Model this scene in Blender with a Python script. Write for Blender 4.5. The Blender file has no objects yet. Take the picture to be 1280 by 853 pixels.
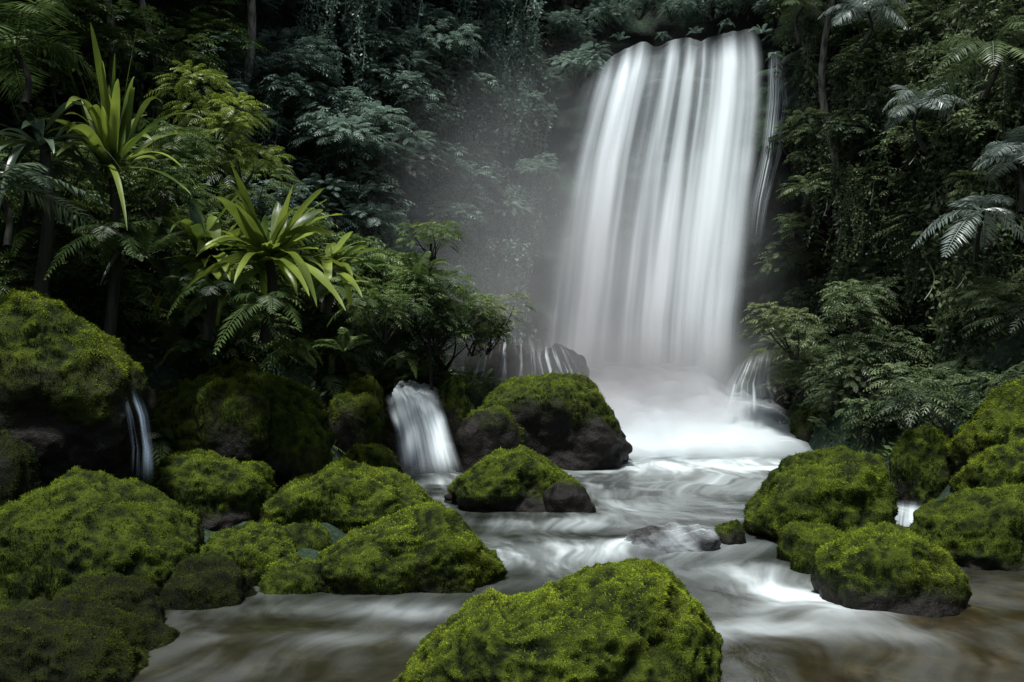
import bpy, bmesh, math, random
import numpy as np
rng = np.random.default_rng(7); random.seed(7)
scene = bpy.context.scene; COL = scene.collection
F = 1280*30/36; H = 2.0
def at(px, py, Y): return np.array([(px-640)*Y/F, Y, H+(426.5-py)*Y/F])
def proj(p): return 640+p[0]/p[1]*F, 426.5-(p[2]-H)/p[1]*F

# ---------- noise ----------
def _h(x, y, z):
    h = (x*374761393 + y*668265263 + z*1274126177) & 0xffffffff
    h = ((h ^ (h >> 13))*1103515245) & 0xffffffff
    h = ((h ^ (h >> 16))*2246822519) & 0xffffffff
    return ((h ^ (h >> 15)) & 0xffffff)/float(0xffffff)*2-1
def vn(p):
    p = np.asarray(p, float); i = np.floor(p).astype(np.int64); f = p-i
    u = f*f*f*(f*(f*6-15)+10); r = 0
    for dx in (0, 1):
        wx = u[:, 0] if dx else 1-u[:, 0]
        for dy in (0, 1):
            wy = u[:, 1] if dy else 1-u[:, 1]
            for dz in (0, 1):
                wz = u[:, 2] if dz else 1-u[:, 2]
                r = r+wx*wy*wz*_h(i[:, 0]+dx, i[:, 1]+dy, i[:, 2]+dz)
    return r
def fbm(p, o=4, g=.5):
    a = 1.; s = 0; t = 0
    for k in range(o):
        s = s+a*vn(p*2.03**k+k*17.3); t += a; a *= g
    return s/t
def sstep(x, a, b):
    t = np.clip((x-a)/(b-a), 0, 1); return t*t*(3-2*t)

# ---------- mesh helpers ----------
def mesh(name, v, f, mat=None, smooth=False, attrs=None, uv=None):
    v = np.asarray(v, np.float32); f = np.asarray(f, np.int32); k = f.shape[1]
    me = bpy.data.meshes.new(name)
    me.vertices.add(len(v)); me.vertices.foreach_set('co', v.ravel())
    me.loops.add(f.size); me.loops.foreach_set('vertex_index', f.ravel())
    me.polygons.add(len(f)); me.polygons.foreach_set('loop_start', np.arange(0, f.size, k, dtype=np.int32))
    me.polygons.foreach_set('use_smooth', np.full(len(f), smooth))
    me.update(calc_edges=True)
    for n, a in (attrs or {}).items():
        at_ = me.attributes.new(n, 'FLOAT', 'POINT'); at_.data.foreach_set('value', np.asarray(a, np.float32))
    if uv is not None:
        l = me.uv_layers.new(name='UVMap'); l.data.foreach_set('uv', np.asarray(uv, np.float32)[f.ravel()].ravel())
    if mat: me.materials.append(mat)
    return me
def link(name, me, parent=None, loc=None):
    o = bpy.data.objects.new(name, me); COL.objects.link(o)
    if parent is not None: o.parent = parent
    if loc is not None: o.location = [float(c) for c in loc]
    return o
def tag(o, label=None, cat=None, group=None, kind=None):
    if label: o['label'] = label
    if cat: o['category'] = cat
    if group: o['group'] = group
    if kind: o['kind'] = kind
    return o
def empty(name, loc, rz=0):
    o = link(name, None, None, loc); o.rotation_euler = (0, 0, rz); o.empty_display_size = .2; return o
class MB:
    def __init__(s): s.v = []; s.f = []; s.t = []; s.n = 0
    def add(s, v, f, t):
        s.v.append(v); s.f.append(np.asarray(f)+s.n); s.t.append(np.broadcast_to(t, (len(v),))); s.n += len(v)
    def get(s, name, mat, smooth=False):
        return mesh(name, np.concatenate(s.v), np.concatenate(s.f), mat, smooth, {'tint': np.concatenate(s.t)})
def gridfaces(nr, nc):
    i = np.arange(nr-1)[:, None]*nc+np.arange(nc-1)[None]
    return np.stack([i, i+1, i+nc+1, i+nc], -1).reshape(-1, 4)
def tube(pts, rad, n=7):
    pts = np.asarray(pts, float); rad = np.broadcast_to(rad, (len(pts),))
    T = np.gradient(pts, axis=0); T /= np.linalg.norm(T, axis=1)[:, None]+1e-9
    ref = np.array([0, 1, 0.]) if abs(T[0][1]) < .8 else np.array([1., 0, 0])
    A = np.cross(T, ref); A /= np.linalg.norm(A, axis=1)[:, None]+1e-9; B = np.cross(T, A)
    an = np.linspace(0, 2*np.pi, n+1)
    v = pts[:, None]+rad[:, None, None]*(np.cos(an)[None, :, None]*A[:, None]+np.sin(an)[None, :, None]*B[:, None])
    return v.reshape(-1, 3), gridfaces(len(pts), n+1)

# ---------- materials ----------
def node(t, typ, ins=None, **props):
    n = t.nodes.new(typ)
    for k, v in props.items(): setattr(n, k, v)
    for k, v in (ins or {}).items():
        if isinstance(v, bpy.types.NodeSocket): t.links.new(v, n.inputs[k])
        else: n.inputs[k].default_value = v
    return n
def newmat(name):
    m = bpy.data.materials.new(name); m.use_nodes = True; t = m.node_tree; t.nodes.clear()
    return m, t, node(t, 'ShaderNodeOutputMaterial')
def mixc(t, fac, a, b): return node(t, 'ShaderNodeMix', {0: fac, 6: a, 7: b}, data_type='RGBA').outputs[2]
def math_(t, op, a, b=0., clamp=False): return node(t, 'ShaderNodeMath', {0: a, 1: b}, operation=op, use_clamp=clamp).outputs[0]
def mapr(t, v, a, b, c=0., d=1.): return node(t, 'ShaderNodeMapRange', {'Value': v, 'From Min': a, 'From Max': b, 'To Min': c, 'To Max': d}).outputs[0]
def attr(t, n): return node(t, 'ShaderNodeAttribute', attribute_name=n).outputs['Fac']
def c4(c): return (c[0], c[1], c[2], 1)
def leafmat(name, dark, light, trans=.3, rough=.42, nscale=1.3, rnd=.45, spec=.4):
    m, t, out = newmat(name)
    geo = node(t, 'ShaderNodeNewGeometry'); oi = node(t, 'ShaderNodeObjectInfo')
    nz = node(t, 'ShaderNodeTexNoise', {'Vector': geo.outputs['Position'], 'Scale': nscale, 'Detail': 3})
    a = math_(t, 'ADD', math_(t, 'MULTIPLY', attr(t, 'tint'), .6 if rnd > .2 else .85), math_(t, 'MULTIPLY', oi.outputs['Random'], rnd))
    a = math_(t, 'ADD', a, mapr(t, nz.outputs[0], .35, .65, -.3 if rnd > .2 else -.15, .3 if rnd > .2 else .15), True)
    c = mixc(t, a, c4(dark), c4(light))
    p = node(t, 'ShaderNodeBsdfPrincipled', {'Base Color': c, 'Roughness': rough, 'Specular IOR Level': spec})
    tr = node(t, 'ShaderNodeBsdfTranslucent', {'Color': c})
    mx = node(t, 'ShaderNodeMixShader', {0: trans, 1: p.outputs[0], 2: tr.outputs[0]})
    t.links.new(mx.outputs[0], out.inputs[0]); return m
LB = leafmat('leaf_back_hazed', (.034, .066, .050), (.29, .40, .32))  # far leaves: bluish grey distance haze is mixed into the colour
LL = leafmat('leaf_left', (.014, .036, .012), (.17, .25, .07))
LR = leafmat('leaf_right', (.018, .037, .016), (.18, .24, .105))
LH = leafmat('leaf_lime', (.02, .05, .010), (.31, .40, .06), .4, .35)
LP = leafmat('leaf_pale', (.05, .08, .03), (.22, .27, .11))
LS = leafmat('leaf_gloss', (.014, .032, .017), (.15, .21, .125), .2, .28)
LQ = leafmat('leaf_silver', (.05, .075, .06), (.30, .36, .32), .2, .28)
MOSS = leafmat('moss_tuft', (.006, .014, .002), (.34, .44, .028), .25, .85, 1.8, .06, .1)
MOSSD = leafmat('moss_tuft_dark', (.005, .012, .002), (.23, .315, .024), .25, .85, 1.8, .06, .1)
MOSSK = leafmat('moss_tuft_shaded', (.004, .008, .002), (.085, .115, .012), .25, .85, 1.8, .06, .1)  # darker moss copy: shade on the low left boulders put into the colour
def woodmat(name, a, b):
    m, t, out = newmat(name)
    tc = node(t, 'ShaderNodeTexCoord'); mp = node(t, 'ShaderNodeMapping', {'Vector': tc.outputs['Object'], 'Scale': (9, 9, 1.5)})
    nz = node(t, 'ShaderNodeTexNoise', {'Vector': mp.outputs[0], 'Scale': 2., 'Detail': 5})
    c = mixc(t, mapr(t, nz.outputs[0], .35, .65), c4(a), c4(b))
    bp = node(t, 'ShaderNodeBump', {'Strength': .6, 'Distance': .03, 'Height': nz.outputs[0]})
    p = node(t, 'ShaderNodeBsdfPrincipled', {'Base Color': c, 'Roughness': .8, 'Normal': bp.outputs[0]})
    t.links.new(p.outputs[0], out.inputs[0]); return m
BARK = woodmat('bark', (.03, .028, .022), (.22, .21, .18))
STEM = woodmat('stem', (.006, .008, .004), (.025, .025, .014))
def rockmat(name, mossd, mossl, mossy, rlo=(.004, .0036, .003), rhi=(.016, .014, .011), rr=.5):
    m, t, out = newmat(name)
    geo = node(t, 'ShaderNodeNewGeometry'); pos = geo.outputs['Position']
    n1 = node(t, 'ShaderNodeTexNoise', {'Vector': pos, 'Scale': 2.2, 'Detail': 8, 'Roughness': .65})
    n2 = node(t, 'ShaderNodeTexNoise', {'Vector': pos, 'Scale': 14., 'Detail': 6, 'Roughness': .7})
    rock = mixc(t, mapr(t, n2.outputs[0], .3, .7), c4(rlo), c4(rhi))
    if mossy == 'attr':
        fac = attr(t, 'moss'); mf = math_(t, 'ADD', math_(t, 'MULTIPLY', attr(t, 'clump'), .8), mapr(t, n2.outputs[0], .35, .7, -.1, .3), True)
    else:
        sep = node(t, 'ShaderNodeSeparateXYZ', {0: geo.outputs['Normal']}); mf = mapr(t, n2.outputs[0], .35, .7)
        fac = mapr(t, math_(t, 'ADD', sep.outputs[2], mapr(t, n1.outputs[0], .3, .7, -.7, .7)), -.1, .5)
    mossc = mixc(t, mf, c4(mossd), c4(mossl))
    c = mixc(t, fac, rock, mossc)
    r = mapr(t, fac, 0, 1, rr, .9)
    bp = node(t, 'ShaderNodeBump', {'Strength': .9, 'Distance': .05, 'Height': math_(t, 'ADD', n1.outputs[0], math_(t, 'MULTIPLY', n2.outputs[0], .6))})
    p = node(t, 'ShaderNodeBsdfPrincipled', {'Base Color': c, 'Roughness': r, 'Normal': bp.outputs[0], 'Specular IOR Level': .18})
    t.links.new(p.outputs[0], out.inputs[0]); return m
BRK = rockmat('mossy_rock', (.004, .008, .001), (.070, .098, .008), 'attr')
BRKK = rockmat('shaded_mossy_rock', (.003, .005, .001), (.018, .025, .003), 'attr', (.003, .003, .0025), (.009, .008, .007))  # rock under that darker moss, shade likewise carried by its colour
WET = rockmat('wet_rock', (.01, .016, .002), (.05, .06, .01), 'attr', (.008, .008, .008), (.10, .10, .098), .12)
CLF = rockmat('cliff_rock', (.007, .018, .010), (.050, .080, .050), 'n')
def watermat(name, k=12., col=(.81, .89, .92), lo=.25, hi=.75, amin=.15, amax=1., vs=.5, fine=.15, dim=.6, up=.65):
    m, t, out = newmat(name)
    uv = node(t, 'ShaderNodeUVMap'); mp = node(t, 'ShaderNodeMapping', {'Vector': uv.outputs[0], 'Scale': (k, vs, 1)})
    n1 = node(t, 'ShaderNodeTexNoise', {'Vector': mp.outputs[0], 'Scale': 1., 'Detail': 3, 'Roughness': .5})
    mp2 = node(t, 'ShaderNodeMapping', {'Vector': uv.outputs[0], 'Scale': (k*6, vs*.7, 1)})
    n2 = node(t, 'ShaderNodeTexNoise', {'Vector': mp2.outputs[0], 'Scale': 1., 'Detail': 2})
    s = math_(t, 'ADD', math_(t, 'MULTIPLY', n1.outputs[0], 1-fine), math_(t, 'MULTIPLY', n2.outputs[0], fine))
    al = node(t, 'ShaderNodeMapRange', {'Value': s, 'From Min': lo, 'From Max': hi, 'To Min': amin, 'To Max': amax}, interpolation_type='SMOOTHSTEP').outputs[0]
    al = math_(t, 'MULTIPLY', math_(t, 'ADD', al, attr(t, 'solid'), True), attr(t, 'edge'), True)
    c = mixc(t, mapr(t, s, .36, .60), (col[0]*dim, col[1]*(dim+.03), col[2]*(dim+.05), 1), c4(col))
    # spray scatters light from above whatever way the sheet faces: bend the shading normal upwards
    geo = node(t, 'ShaderNodeNewGeometry')
    vm = node(t, 'ShaderNodeMix', {0: up, 4: geo.outputs['Normal'], 5: (0, -.35, .94)}, data_type='VECTOR')
    nm = node(t, 'ShaderNodeVectorMath', {0: vm.outputs[1]}, operation='NORMALIZE')
    d = node(t, 'ShaderNodeBsdfDiffuse', {'Color': c, 'Normal': nm.outputs[0]}); tr = node(t, 'ShaderNodeBsdfTranslucent', {'Color': c})
    w = node(t, 'ShaderNodeMixShader', {0: .22, 1: d.outputs[0], 2: tr.outputs[0]})
    tp = node(t, 'ShaderNodeBsdfTransparent')
    mx = node(t, 'ShaderNodeMixShader', {0: al, 1: tp.outputs[0], 2: w.outputs[0]})
    t.links.new(mx.outputs[0], out.inputs[0]); return m
WF = watermat('fall_water', 6., lo=.34, hi=.66, amin=.06, up=.9, fine=.08, dim=.64)
WF2 = watermat('fall_strand_water', 4.5, lo=.42, hi=.72, amin=0., amax=.9, dim=.9, up=.9, fine=.08)
WS = watermat('small_fall_water', 3.6, lo=.28, hi=.66, amin=.05, fine=.15, dim=.85, up=.6)
WR = watermat('rivulet_water', 13., lo=.46, hi=.70, amin=.0, amax=.75, fine=.15, dim=.8, up=.6, vs=1.)
WT = watermat('trickle_water', 4., (.36, .46, .58), lo=.38, hi=.68, amin=.0, amax=.6, fine=.08, dim=.8, up=.3)
WA = watermat('foam_water', 3., (.73, .80, .82), lo=.3, hi=.6, amin=.35, vs=2.5, dim=.8, up=.55)

# ---------- setting: cliff ----------
ctrl = np.array([(-7.6, -3), (-7.4, 6), (-7.1, 10), (-6.4, 13), (-4, 16), (-1.7, 17.2), (-.7, 19), (.9, 19.7), (3.5, 19.7), (5.0, 19.2), (5.8, 17.6), (6.8, 15), (7.3, 12), (7.3, 8), (7.4, -3)], float)
NS, NZ = 420, 180
cd = np.r_[0, np.cumsum(np.linalg.norm(np.diff(ctrl, axis=0), axis=1))]
sv = np.linspace(0, cd[-1], NS)
cx = np.interp(sv, cd, ctrl[:, 0]); cy = np.interp(sv, cd, ctrl[:, 1])
ker = np.hanning(17); ker /= ker.sum()
cx = np.convolve(np.pad(cx, 8, 'edge'), ker, 'valid'); cy = np.convolve(np.pad(cy, 8, 'edge'), ker, 'valid')
tx, ty = np.gradient(cx), np.gradient(cy); tl = np.hypot(tx, ty); nx, ny = ty/tl, -tx/tl
zv = np.linspace(-.7, 14, NZ)
Zg, Sg = np.meshgrid(zv, np.arange(NS), indexing='ij')
X0, Y0, NX, NY = cx[Sg], cy[Sg], nx[Sg], ny[Sg]
P = np.stack([X0, Y0, Zg], -1).reshape(-1, 3)
alc = (np.exp(-((X0-3.3)/2.1)**4)*(Y0 > 18)).ravel()
amp = 1-.65*alc
d = (fbm(P*.35, 4)*1.3+fbm(P*1.3+9, 4)*.5)*amp+.16*np.abs(vn(P*3.1))+.10*fbm(P*np.array([3., 3., .6])+4, 3)
d += -(.10*np.clip(P[:, 2], 0, 20))*(1-alc) - 2.2*alc*sstep(P[:, 2]+.35*fbm(P*1.1, 2), 8.1, 8.6) - .4*alc
CP = P.copy(); CP[:, 0] += NX.ravel()*d; CP[:, 1] += NY.ravel()*d
CG = CP.reshape(NZ, NS, 3)
tag(link('cliff', mesh('cliff', CP, gridfaces(NZ, NS), CLF, True)), 'dark rock cliff curving round the pool behind the plants', 'cliff', kind='structure')
vis = CP[CP[:, 1] > 6]; vpx = 640+vis[:, 0]/vis[:, 1]*F; vpy = 426.5-(vis[:, 2]-H)/vis[:, 1]*F
def cliffY(px, py):
    dd = (vpx-px)**2+(vpy-py)**2; k = np.argsort(dd)[:12]; return float(vis[k, 1].min())

# ---------- terrain & water ----------
def XLt(Y): return np.interp(Y, [-4, 3, 5, 6.8, 8.5, 11.5, 13.9, 15, 17], [-3, -2.2, -1.9, -1.5, -.75, -.9, -1., .4, 1])
def XL(Y): return np.interp(Y, [-4, 5, 6.8, 8.5, 10, 11.5, 13, 14, 16, 20], [-3.9, -3.6, -3.8, -3.7, -3.2, -2.6, -2.2, -1.8, -.5, -.2])
def XR(Y): return np.interp(Y, [-4, 5, 7, 8.5, 11, 13.9, 16, 20], [4.9, 4.9, 4.9, 4.8, 4.5, 4.9, 5.3, 5.5])
def terr(X, Y):
    X = np.asarray(X, float); Y = np.asarray(Y, float)
    dl = np.clip(XL(Y)-X, 0, None); dr = np.clip(X-XR(Y), 0, None); ds = np.clip(XLt(Y)-X, 0, .5)
    z = -.35+.8*ds*sstep(Y, 6.6, 8)+.9*dl+.15*dl**2+.8*dr+.2*dr**2
    z = np.minimum(z, 3.6)
    z = z+.95*sstep(Y, 14.2, 16.8)*(1-sstep(dl+dr, 0, 1.5))
    md = 1.9*sstep(Y, 10.4, 12.4)*sstep(-1.9-X, 0, 1.4); md2 = 1.7*sstep(Y, 13.9, 15.2)*sstep(-.4-X, 0, 1.)
    mr = 1.5*sstep(Y, 11, 14)*sstep(X-4.7, 0, 1.)
    return np.maximum(z, np.maximum(np.maximum(md, md2), mr)-.2)
gx, gy = np.meshgrid(np.linspace(-9, 9, 260), np.linspace(-4, 20.5, 330))
gp = np.stack([gx, gy, terr(gx, gy)], -1).reshape(-1, 3)
gp[:, 2] += fbm(np.c_[gp[:, :2]*1.4, gp[:, 0]*0], 5)*.22+.08*np.abs(vn(gp*5))-.06
tag(link('ground', mesh('ground', gp, gridfaces(330, 260), CLF, True)), 'dark wet earth and rock of the stream banks', 'ground', kind='structure')

wx, wy = np.meshgrid(np.linspace(-6.5, 7.5, 300), np.linspace(-3.5, 16, 420)); wx = wx.ravel(); wy = wy.ravel()
foam = np.zeros(len(wx))
def wpt(px, py): Y = H*F/(py-426.5); return (px-640)*Y/F, Y
for px, py, rx, ry, a in [(890, 582, 1.9, 1., 1.15), (850, 605, 1.7, 1.1, .55), (770, 637, .8, .5, .5), (700, 655, .9, .35, .45), (740, 690, 1.2, .35, .45), (840, 682, .8, .22, .7), (985, 742, .32, .36, 1.25), (940, 715, .42, .35, .65),
                          (1020, 765, .6, .25, .55), (550, 600, .5, .5, .8), (640, 705, .7, .3, .45), (430, 800, .8, .16, .28), (520, 762, .8, .18, .32), (1060, 795, .6, .2, .2), (1130, 640, .35, .4, .6), (930, 790, .6, .25, .35), (660, 690, 1.2, .4, .25), (580, 730, .8, .22, .34)]:
    X, Y = wpt(px, py); foam = np.maximum(foam, 0)+a*np.exp(-(((wx-X)/rx)**2+((wy-Y)/ry)**2))
tt = (wx-XLt(wy))/(XR(wy)-XLt(wy))
warp = fbm(np.c_[wx*.55, wy*.55, wx*0+3], 3)
wuv = np.c_[tt+warp*.12, wy*.16+.18*warp]
wz = .03*fbm(np.c_[wx*1.1, wy*1.6, wx*0], 3)+.008*vn(np.c_[tt*14+warp*4, wy*1.2, wx*0])+.10*np.clip(foam, 0, 1)*np.abs(vn(np.c_[wx*1.7, wy*1.7, wx*0+8]))
brown = np.clip(sstep(wx, 1.2, 3.2)*sstep(-wy, -8.3, -6.2)+.55*sstep(-wy, -7.4, -5.4), 0, 1)
m, t, out = newmat('stream_water')
uv = node(t, 'ShaderNodeUVMap'); pos = node(t, 'ShaderNodeNewGeometry').outputs['Position']
mp = node(t, 'ShaderNodeMapping', {'Vector': uv.outputs[0], 'Scale': (9, 6, 1)})
n1 = node(t, 'ShaderNodeTexNoise', {'Vector': mp.outputs[0], 'Scale': 1., 'Detail': 3, 'Roughness': .5, 'Distortion': .25})
mp2 = node(t, 'ShaderNodeMapping', {'Vector': uv.outputs[0], 'Scale': (40, 10, 1)})
n2 = node(t, 'ShaderNodeTexNoise', {'Vector': mp2.outputs[0], 'Scale': 1., 'Detail': 4, 'Distortion': .2})
n3 = node(t, 'ShaderNodeTexNoise', {'Vector': pos, 'Scale': 6., 'Detail': 5, 'Roughness': .6})
n4 = node(t, 'ShaderNodeTexVoronoi', {'Vector': pos, 'Scale': 3.5})
st = math_(t, 'ADD', math_(t, 'MULTIPLY', n1.outputs[0], .72), math_(t, 'MULTIPLY', n2.outputs[0], .28))
fo = attr(t, 'foam')
streak = node(t, 'ShaderNodeMapRange', {'Value': st, 'From Min': .38, 'From Max': .68}, interpolation_type='SMOOTHSTEP').outputs[0]
ff = math_(t, 'ADD', math_(t, 'MULTIPLY', streak, math_(t, 'ADD', math_(t, 'MULTIPLY', fo, .85), .085)), math_(t, 'MULTIPLY', math_(t, 'POWER', fo, 1.6), .38), True)
deep = mixc(t, attr(t, 'brown'), (.028, .037, .027, 1), (.062, .048, .021, 1))
bed = math_(t, 'MULTIPLY', mapr(t, n3.outputs[0], .35, .65), mapr(t, n4.outputs['Distance'], .15, .6, 1., .3))
deep = mixc(t, bed, mixc(t, .75, deep, (.006, .006, .003, 1)), deep)
cc = mixc(t, ff, deep, (.67, .74, .75, 1))
bp = node(t, 'ShaderNodeBump', {'Strength': .35, 'Distance': .05, 'Height': math_(t, 'ADD', st, math_(t, 'MULTIPLY', n3.outputs[0], .3))})
p = node(t, 'ShaderNodeBsdfPrincipled', {'Base Color': cc, 'Roughness': mapr(t, ff, 0, .5, .10, .6), 'Normal': bp.outputs[0], 'IOR': 1.33})
t.links.new(p.outputs[0], out.inputs[0]); WATER = m
tag(link('water', mesh('water', np.c_[wx, wy, wz], gridfaces(420, 300), WATER, True, {'foam': np.clip(foam, 0, 1.3), 'brown': brown}, wuv)), 'silky grey stream flowing between mossy boulders', 'water', kind='structure')

# ---------- waterfall ----------
def sheet(name, lipu, lipy, ys, Ls, Rs, ybot, Yt, Yb, mat, parent, nu=110, nv=150, pleat=.10, back=1.8, solid=0., u0=0., u1=1., seed=0, efade=.06, bfade=.12, gap=None, tfade=0., low=0., lipn=0., arc=.12, bk_a=.4):
    u = np.linspace(u0, u1, nu); v = np.linspace(0, 1, nv); U, V = np.meshgrid(u, v)
    lip = np.interp(U, lipu, lipy)
    if lipn: lip = lip+lipn*fbm(np.c_[U.ravel()*13, U.ravel()*0, U.ravel()*0+5], 3).reshape(U.shape)
    py = lip+(ybot-lip)*V
    px = np.interp(py, ys, Ls)*(1-U)+np.interp(py, ys, Rs)*U
    Y = Yt+(Yb-Yt)*V**.55
    nz = fbm(np.c_[U.ravel()*11+seed, V.ravel()*.6, U.ravel()*0+seed], 2).reshape(U.shape)
    Y = Y+pleat*nz*2*sstep(V, 0, .15)
    pts = np.stack([(px-640)*Y/F, Y, H+(426.5-py)*Y/F], -1)
    # ragged feathered sides: the fade width changes down the fall
    ef = efade*(1+.6*fbm(np.c_[V.ravel()*4, V.ravel()*0+seed, V.ravel()*0], 3).reshape(V.shape))
    uu = (U-u0)/(u1-u0); edge = sstep(uu/ef, 0, 1)*sstep((1-uu)/ef, 0, 1)*(1-sstep(V, 1-bfade, 1))
    if gap is not None: edge = edge*gap(U, V)
    sol = solid+low*sstep(V, .15, .65)
    if tfade: edge = edge*sstep(V, 0, tfade)
    if back:
        nb = 10; k = np.linspace(1, 0, nb, endpoint=False)[:, None]
        bk = np.repeat(pts[:1], nb, 0); bk[:, :, 1] += k*back; bk[:, :, 2] += arc*np.sin(k*np.pi*.5)-.02
        pts = np.concatenate([bk, pts]); edge = np.concatenate([np.repeat(edge[:1], nb, 0)*(1-(1-bk_a)*k), edge]); sol = np.concatenate([np.repeat(sol[:1], nb, 0), sol])
        U = np.concatenate([np.repeat(U[:1], nb, 0), U]); V = np.concatenate([-k*.1+0*U[:nb], V])
    return link(name, mesh(name, pts.reshape(-1, 3), gridfaces(*U.shape), mat, True, {'edge': edge.ravel(), 'solid': sol.ravel()}, np.stack([U+seed*.37, V], -1).reshape(-1, 2)), parent)
wf = tag(empty('waterfall', (0, 0, 0)), 'tall white silky waterfall pouring off the dark cliff into the pool', 'waterfall')
lu, ly = [0, .04, .10, .16, .3, .42, .5, .58, .64, .72, .9, .96, 1], [126, 100, 80, 66, 54, 56, 51, 46, 50, 43, 35, 36, 60]
ys = [30, 80, 130, 200, 300, 400, 540]; Ls = [744, 729, 713, 695, 679, 668, 656]; Rs = [952, 957, 957, 951, 940, 930, 926]
def gapf(U, V):
    n = fbm(np.c_[U.ravel()*10+2, V.ravel()*.7, U.ravel()*0+1.5], 2).reshape(U.shape)
    n2 = fbm(np.c_[U.ravel()*22, V.ravel()*0, U.ravel()*0+7], 2).reshape(U.shape)
    g = 1-.85*sstep(n, .0, .40)*(1-sstep(V, .25, .8))
    g = g*(1-.75*np.exp(-((U-.625-.03*V)/.024)**2)*(1-sstep(V, .2, .65)))*(1-.55*np.exp(-((U-.40)/.035)**2)*(1-sstep(V, .3, .9)))
    tp = sstep(V, -.02, .05+.10*np.clip(n2+.3, 0, 1))
    return g*(.45+.55*sstep(U, .02, .22))*tp
sheet('water_veil', lu, ly, ys, Ls, Rs, 535, 18.6, 17.0, WF, wf, gap=gapf, solid=.0, low=.40, pleat=.05, bfade=.24, efade=.18, lipn=5, bk_a=0.)
sheet('water_strand', lu, ly, ys, Ls, Rs, 530, 18.45, 16.85, WF2, wf, u0=.64, u1=.99, seed=3, efade=.32, back=0, tfade=.08, pleat=.04, bfade=.28, lipn=5)
sheet('water_strand', lu, ly, ys, Ls, Rs, 530, 18.45, 16.8, WF2, wf, u0=.08, u1=.6, seed=8, efade=.32, back=0, tfade=.08, pleat=.04, bfade=.28, lipn=5)
au, av = np.meshgrid(np.linspace(-1, 1, 140), np.linspace(0, 1, 140))
Ya = 17.5-4.3*av
ce = np.interp(av, [0, .3, 1], [2.4, 2.75, 3.25]); hw = np.interp(av, [0, .25, .5, 1], [2.5, 2.7, 2.8, 2.9])
Xa = ce+hw*au
za = np.interp(av, [0, .06, .12, .2, .3, .4, .5, .62, .8, 1], [2.5, 2.0, 1.66, 1.36, 1.08, .80, .56, .34, .12, .0])*(1-.45*np.abs(au)**2.2)
q = np.stack([Xa, Ya, za*2], -1).reshape(-1, 3)
za = za+(.34*fbm(q*.9, 4)+.15*np.abs(vn(q*2.6))).reshape(za.shape)*(1-av*.8)+.03
ea = sstep(1-np.abs(au), 0, .65)*sstep(1-av, 0, .35)*sstep(av, 0.0, .36)
link('foam_apron', mesh('foam_apron', np.stack([Xa, Ya, za], -1).reshape(-1, 3), gridfaces(140, 140), WA, True, {'edge': ea.ravel(), 'solid': (.45*ea).ravel()}, np.stack([au*.5, av*.5], -1).reshape(-1, 2)), wf)
one = [0, 1]
def small_fall(label, ys, Ls, Rs, Yt, Yb, mat=WS, lip=None, solid=.1, back=.6, name='small_waterfall', **k):
    e = tag(empty(name, (0, 0, 0)), label, 'waterfall')
    l = lip or (one, [ys[0], ys[0]])
    sheet('water_veil', l[0], l[1], ys, Ls, Rs, ys[-1], Yt, Yb, mat, e, nu=60, nv=70, back=back, solid=solid, **k); return e
small_fall('wide low cascade spilling over a ledge left of the central boulders', [480, 500, 540, 600], [468, 480, 492, 496], [540, 553, 565, 584], 13.0, 12.0, lip=([0, .3, .7, 1], [500, 488, 488, 500]), pleat=.06, seed=2, bfade=.4, solid=.2, efade=.25, lipn=7, back=.9, arc=.1)
Yr = min(cliffY(970, 90), cliffY(958, 200), cliffY(945, 280))
e = small_fall('thin ribbon of water down the cliff right of the tall waterfall', [62, 130, 190, 250, 330], [960, 957, 950, 937, 926], [980, 978, 972, 960, 950], Yr-.35, Yr-.6, mat=WR, pleat=.03, seed=4, efade=.4, solid=.3, bfade=.7, tfade=.15, back=0)
sheet('water_strand', one, [70, 70], [62, 130, 190, 250, 330], [972, 976, 970, 954, 940], [984, 986, 978, 962, 950], 330, Yr-.3, Yr-.55, WR, e, nu=30, nv=70, back=0, solid=.1, seed=13, efade=.45, bfade=.6, tfade=.2)
small_fall('short white cascade at the right foot of the tall waterfall', [433, 450, 480, 530], [936, 924, 906, 886], [968, 966, 966, 984], 15.8, 14.9, mat=WR, pleat=.08, seed=5, efade=.4, solid=.18, bfade=.6, lip=(one, [446, 434]), tfade=.2, back=0)
small_fall('narrow trickle falling in the dark gap between left bank boulders', [486, 520, 560, 606], [146, 156, 162, 160], [176, 188, 194, 196], 8.2, 7.8, mat=WT, pleat=.03, seed=6, efade=.45, solid=-.02, back=.3, bfade=.4, tfade=.2)
small_fall('faint rivulets trickling over dark rock left of the waterfall foot', [410, 440, 490], [598, 588, 572], [668, 674, 680], 16.0, 15.0, mat=WR, pleat=.06, seed=7, efade=.25, solid=-.06, bfade=.35, tfade=.35, back=0)
small_fall('curved sheet of water sliding off a rounded rock at the waterfall foot', [425, 445, 490], [670, 662, 668], [708, 726, 754], 16.1, 14.9, mat=WR, pleat=.06, seed=9, efade=.35, solid=.0, bfade=.45, tfade=.35, back=0)
small_fall('tiny rapid between the mossy boulders on the right edge', [624, 640, 672], [1104, 1098, 1086], [1156, 1158, 1160], 9.9, 9.0, pleat=.03, seed=11, efade=.45, solid=-.1, bfade=.5, tfade=.4, back=0)

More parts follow.
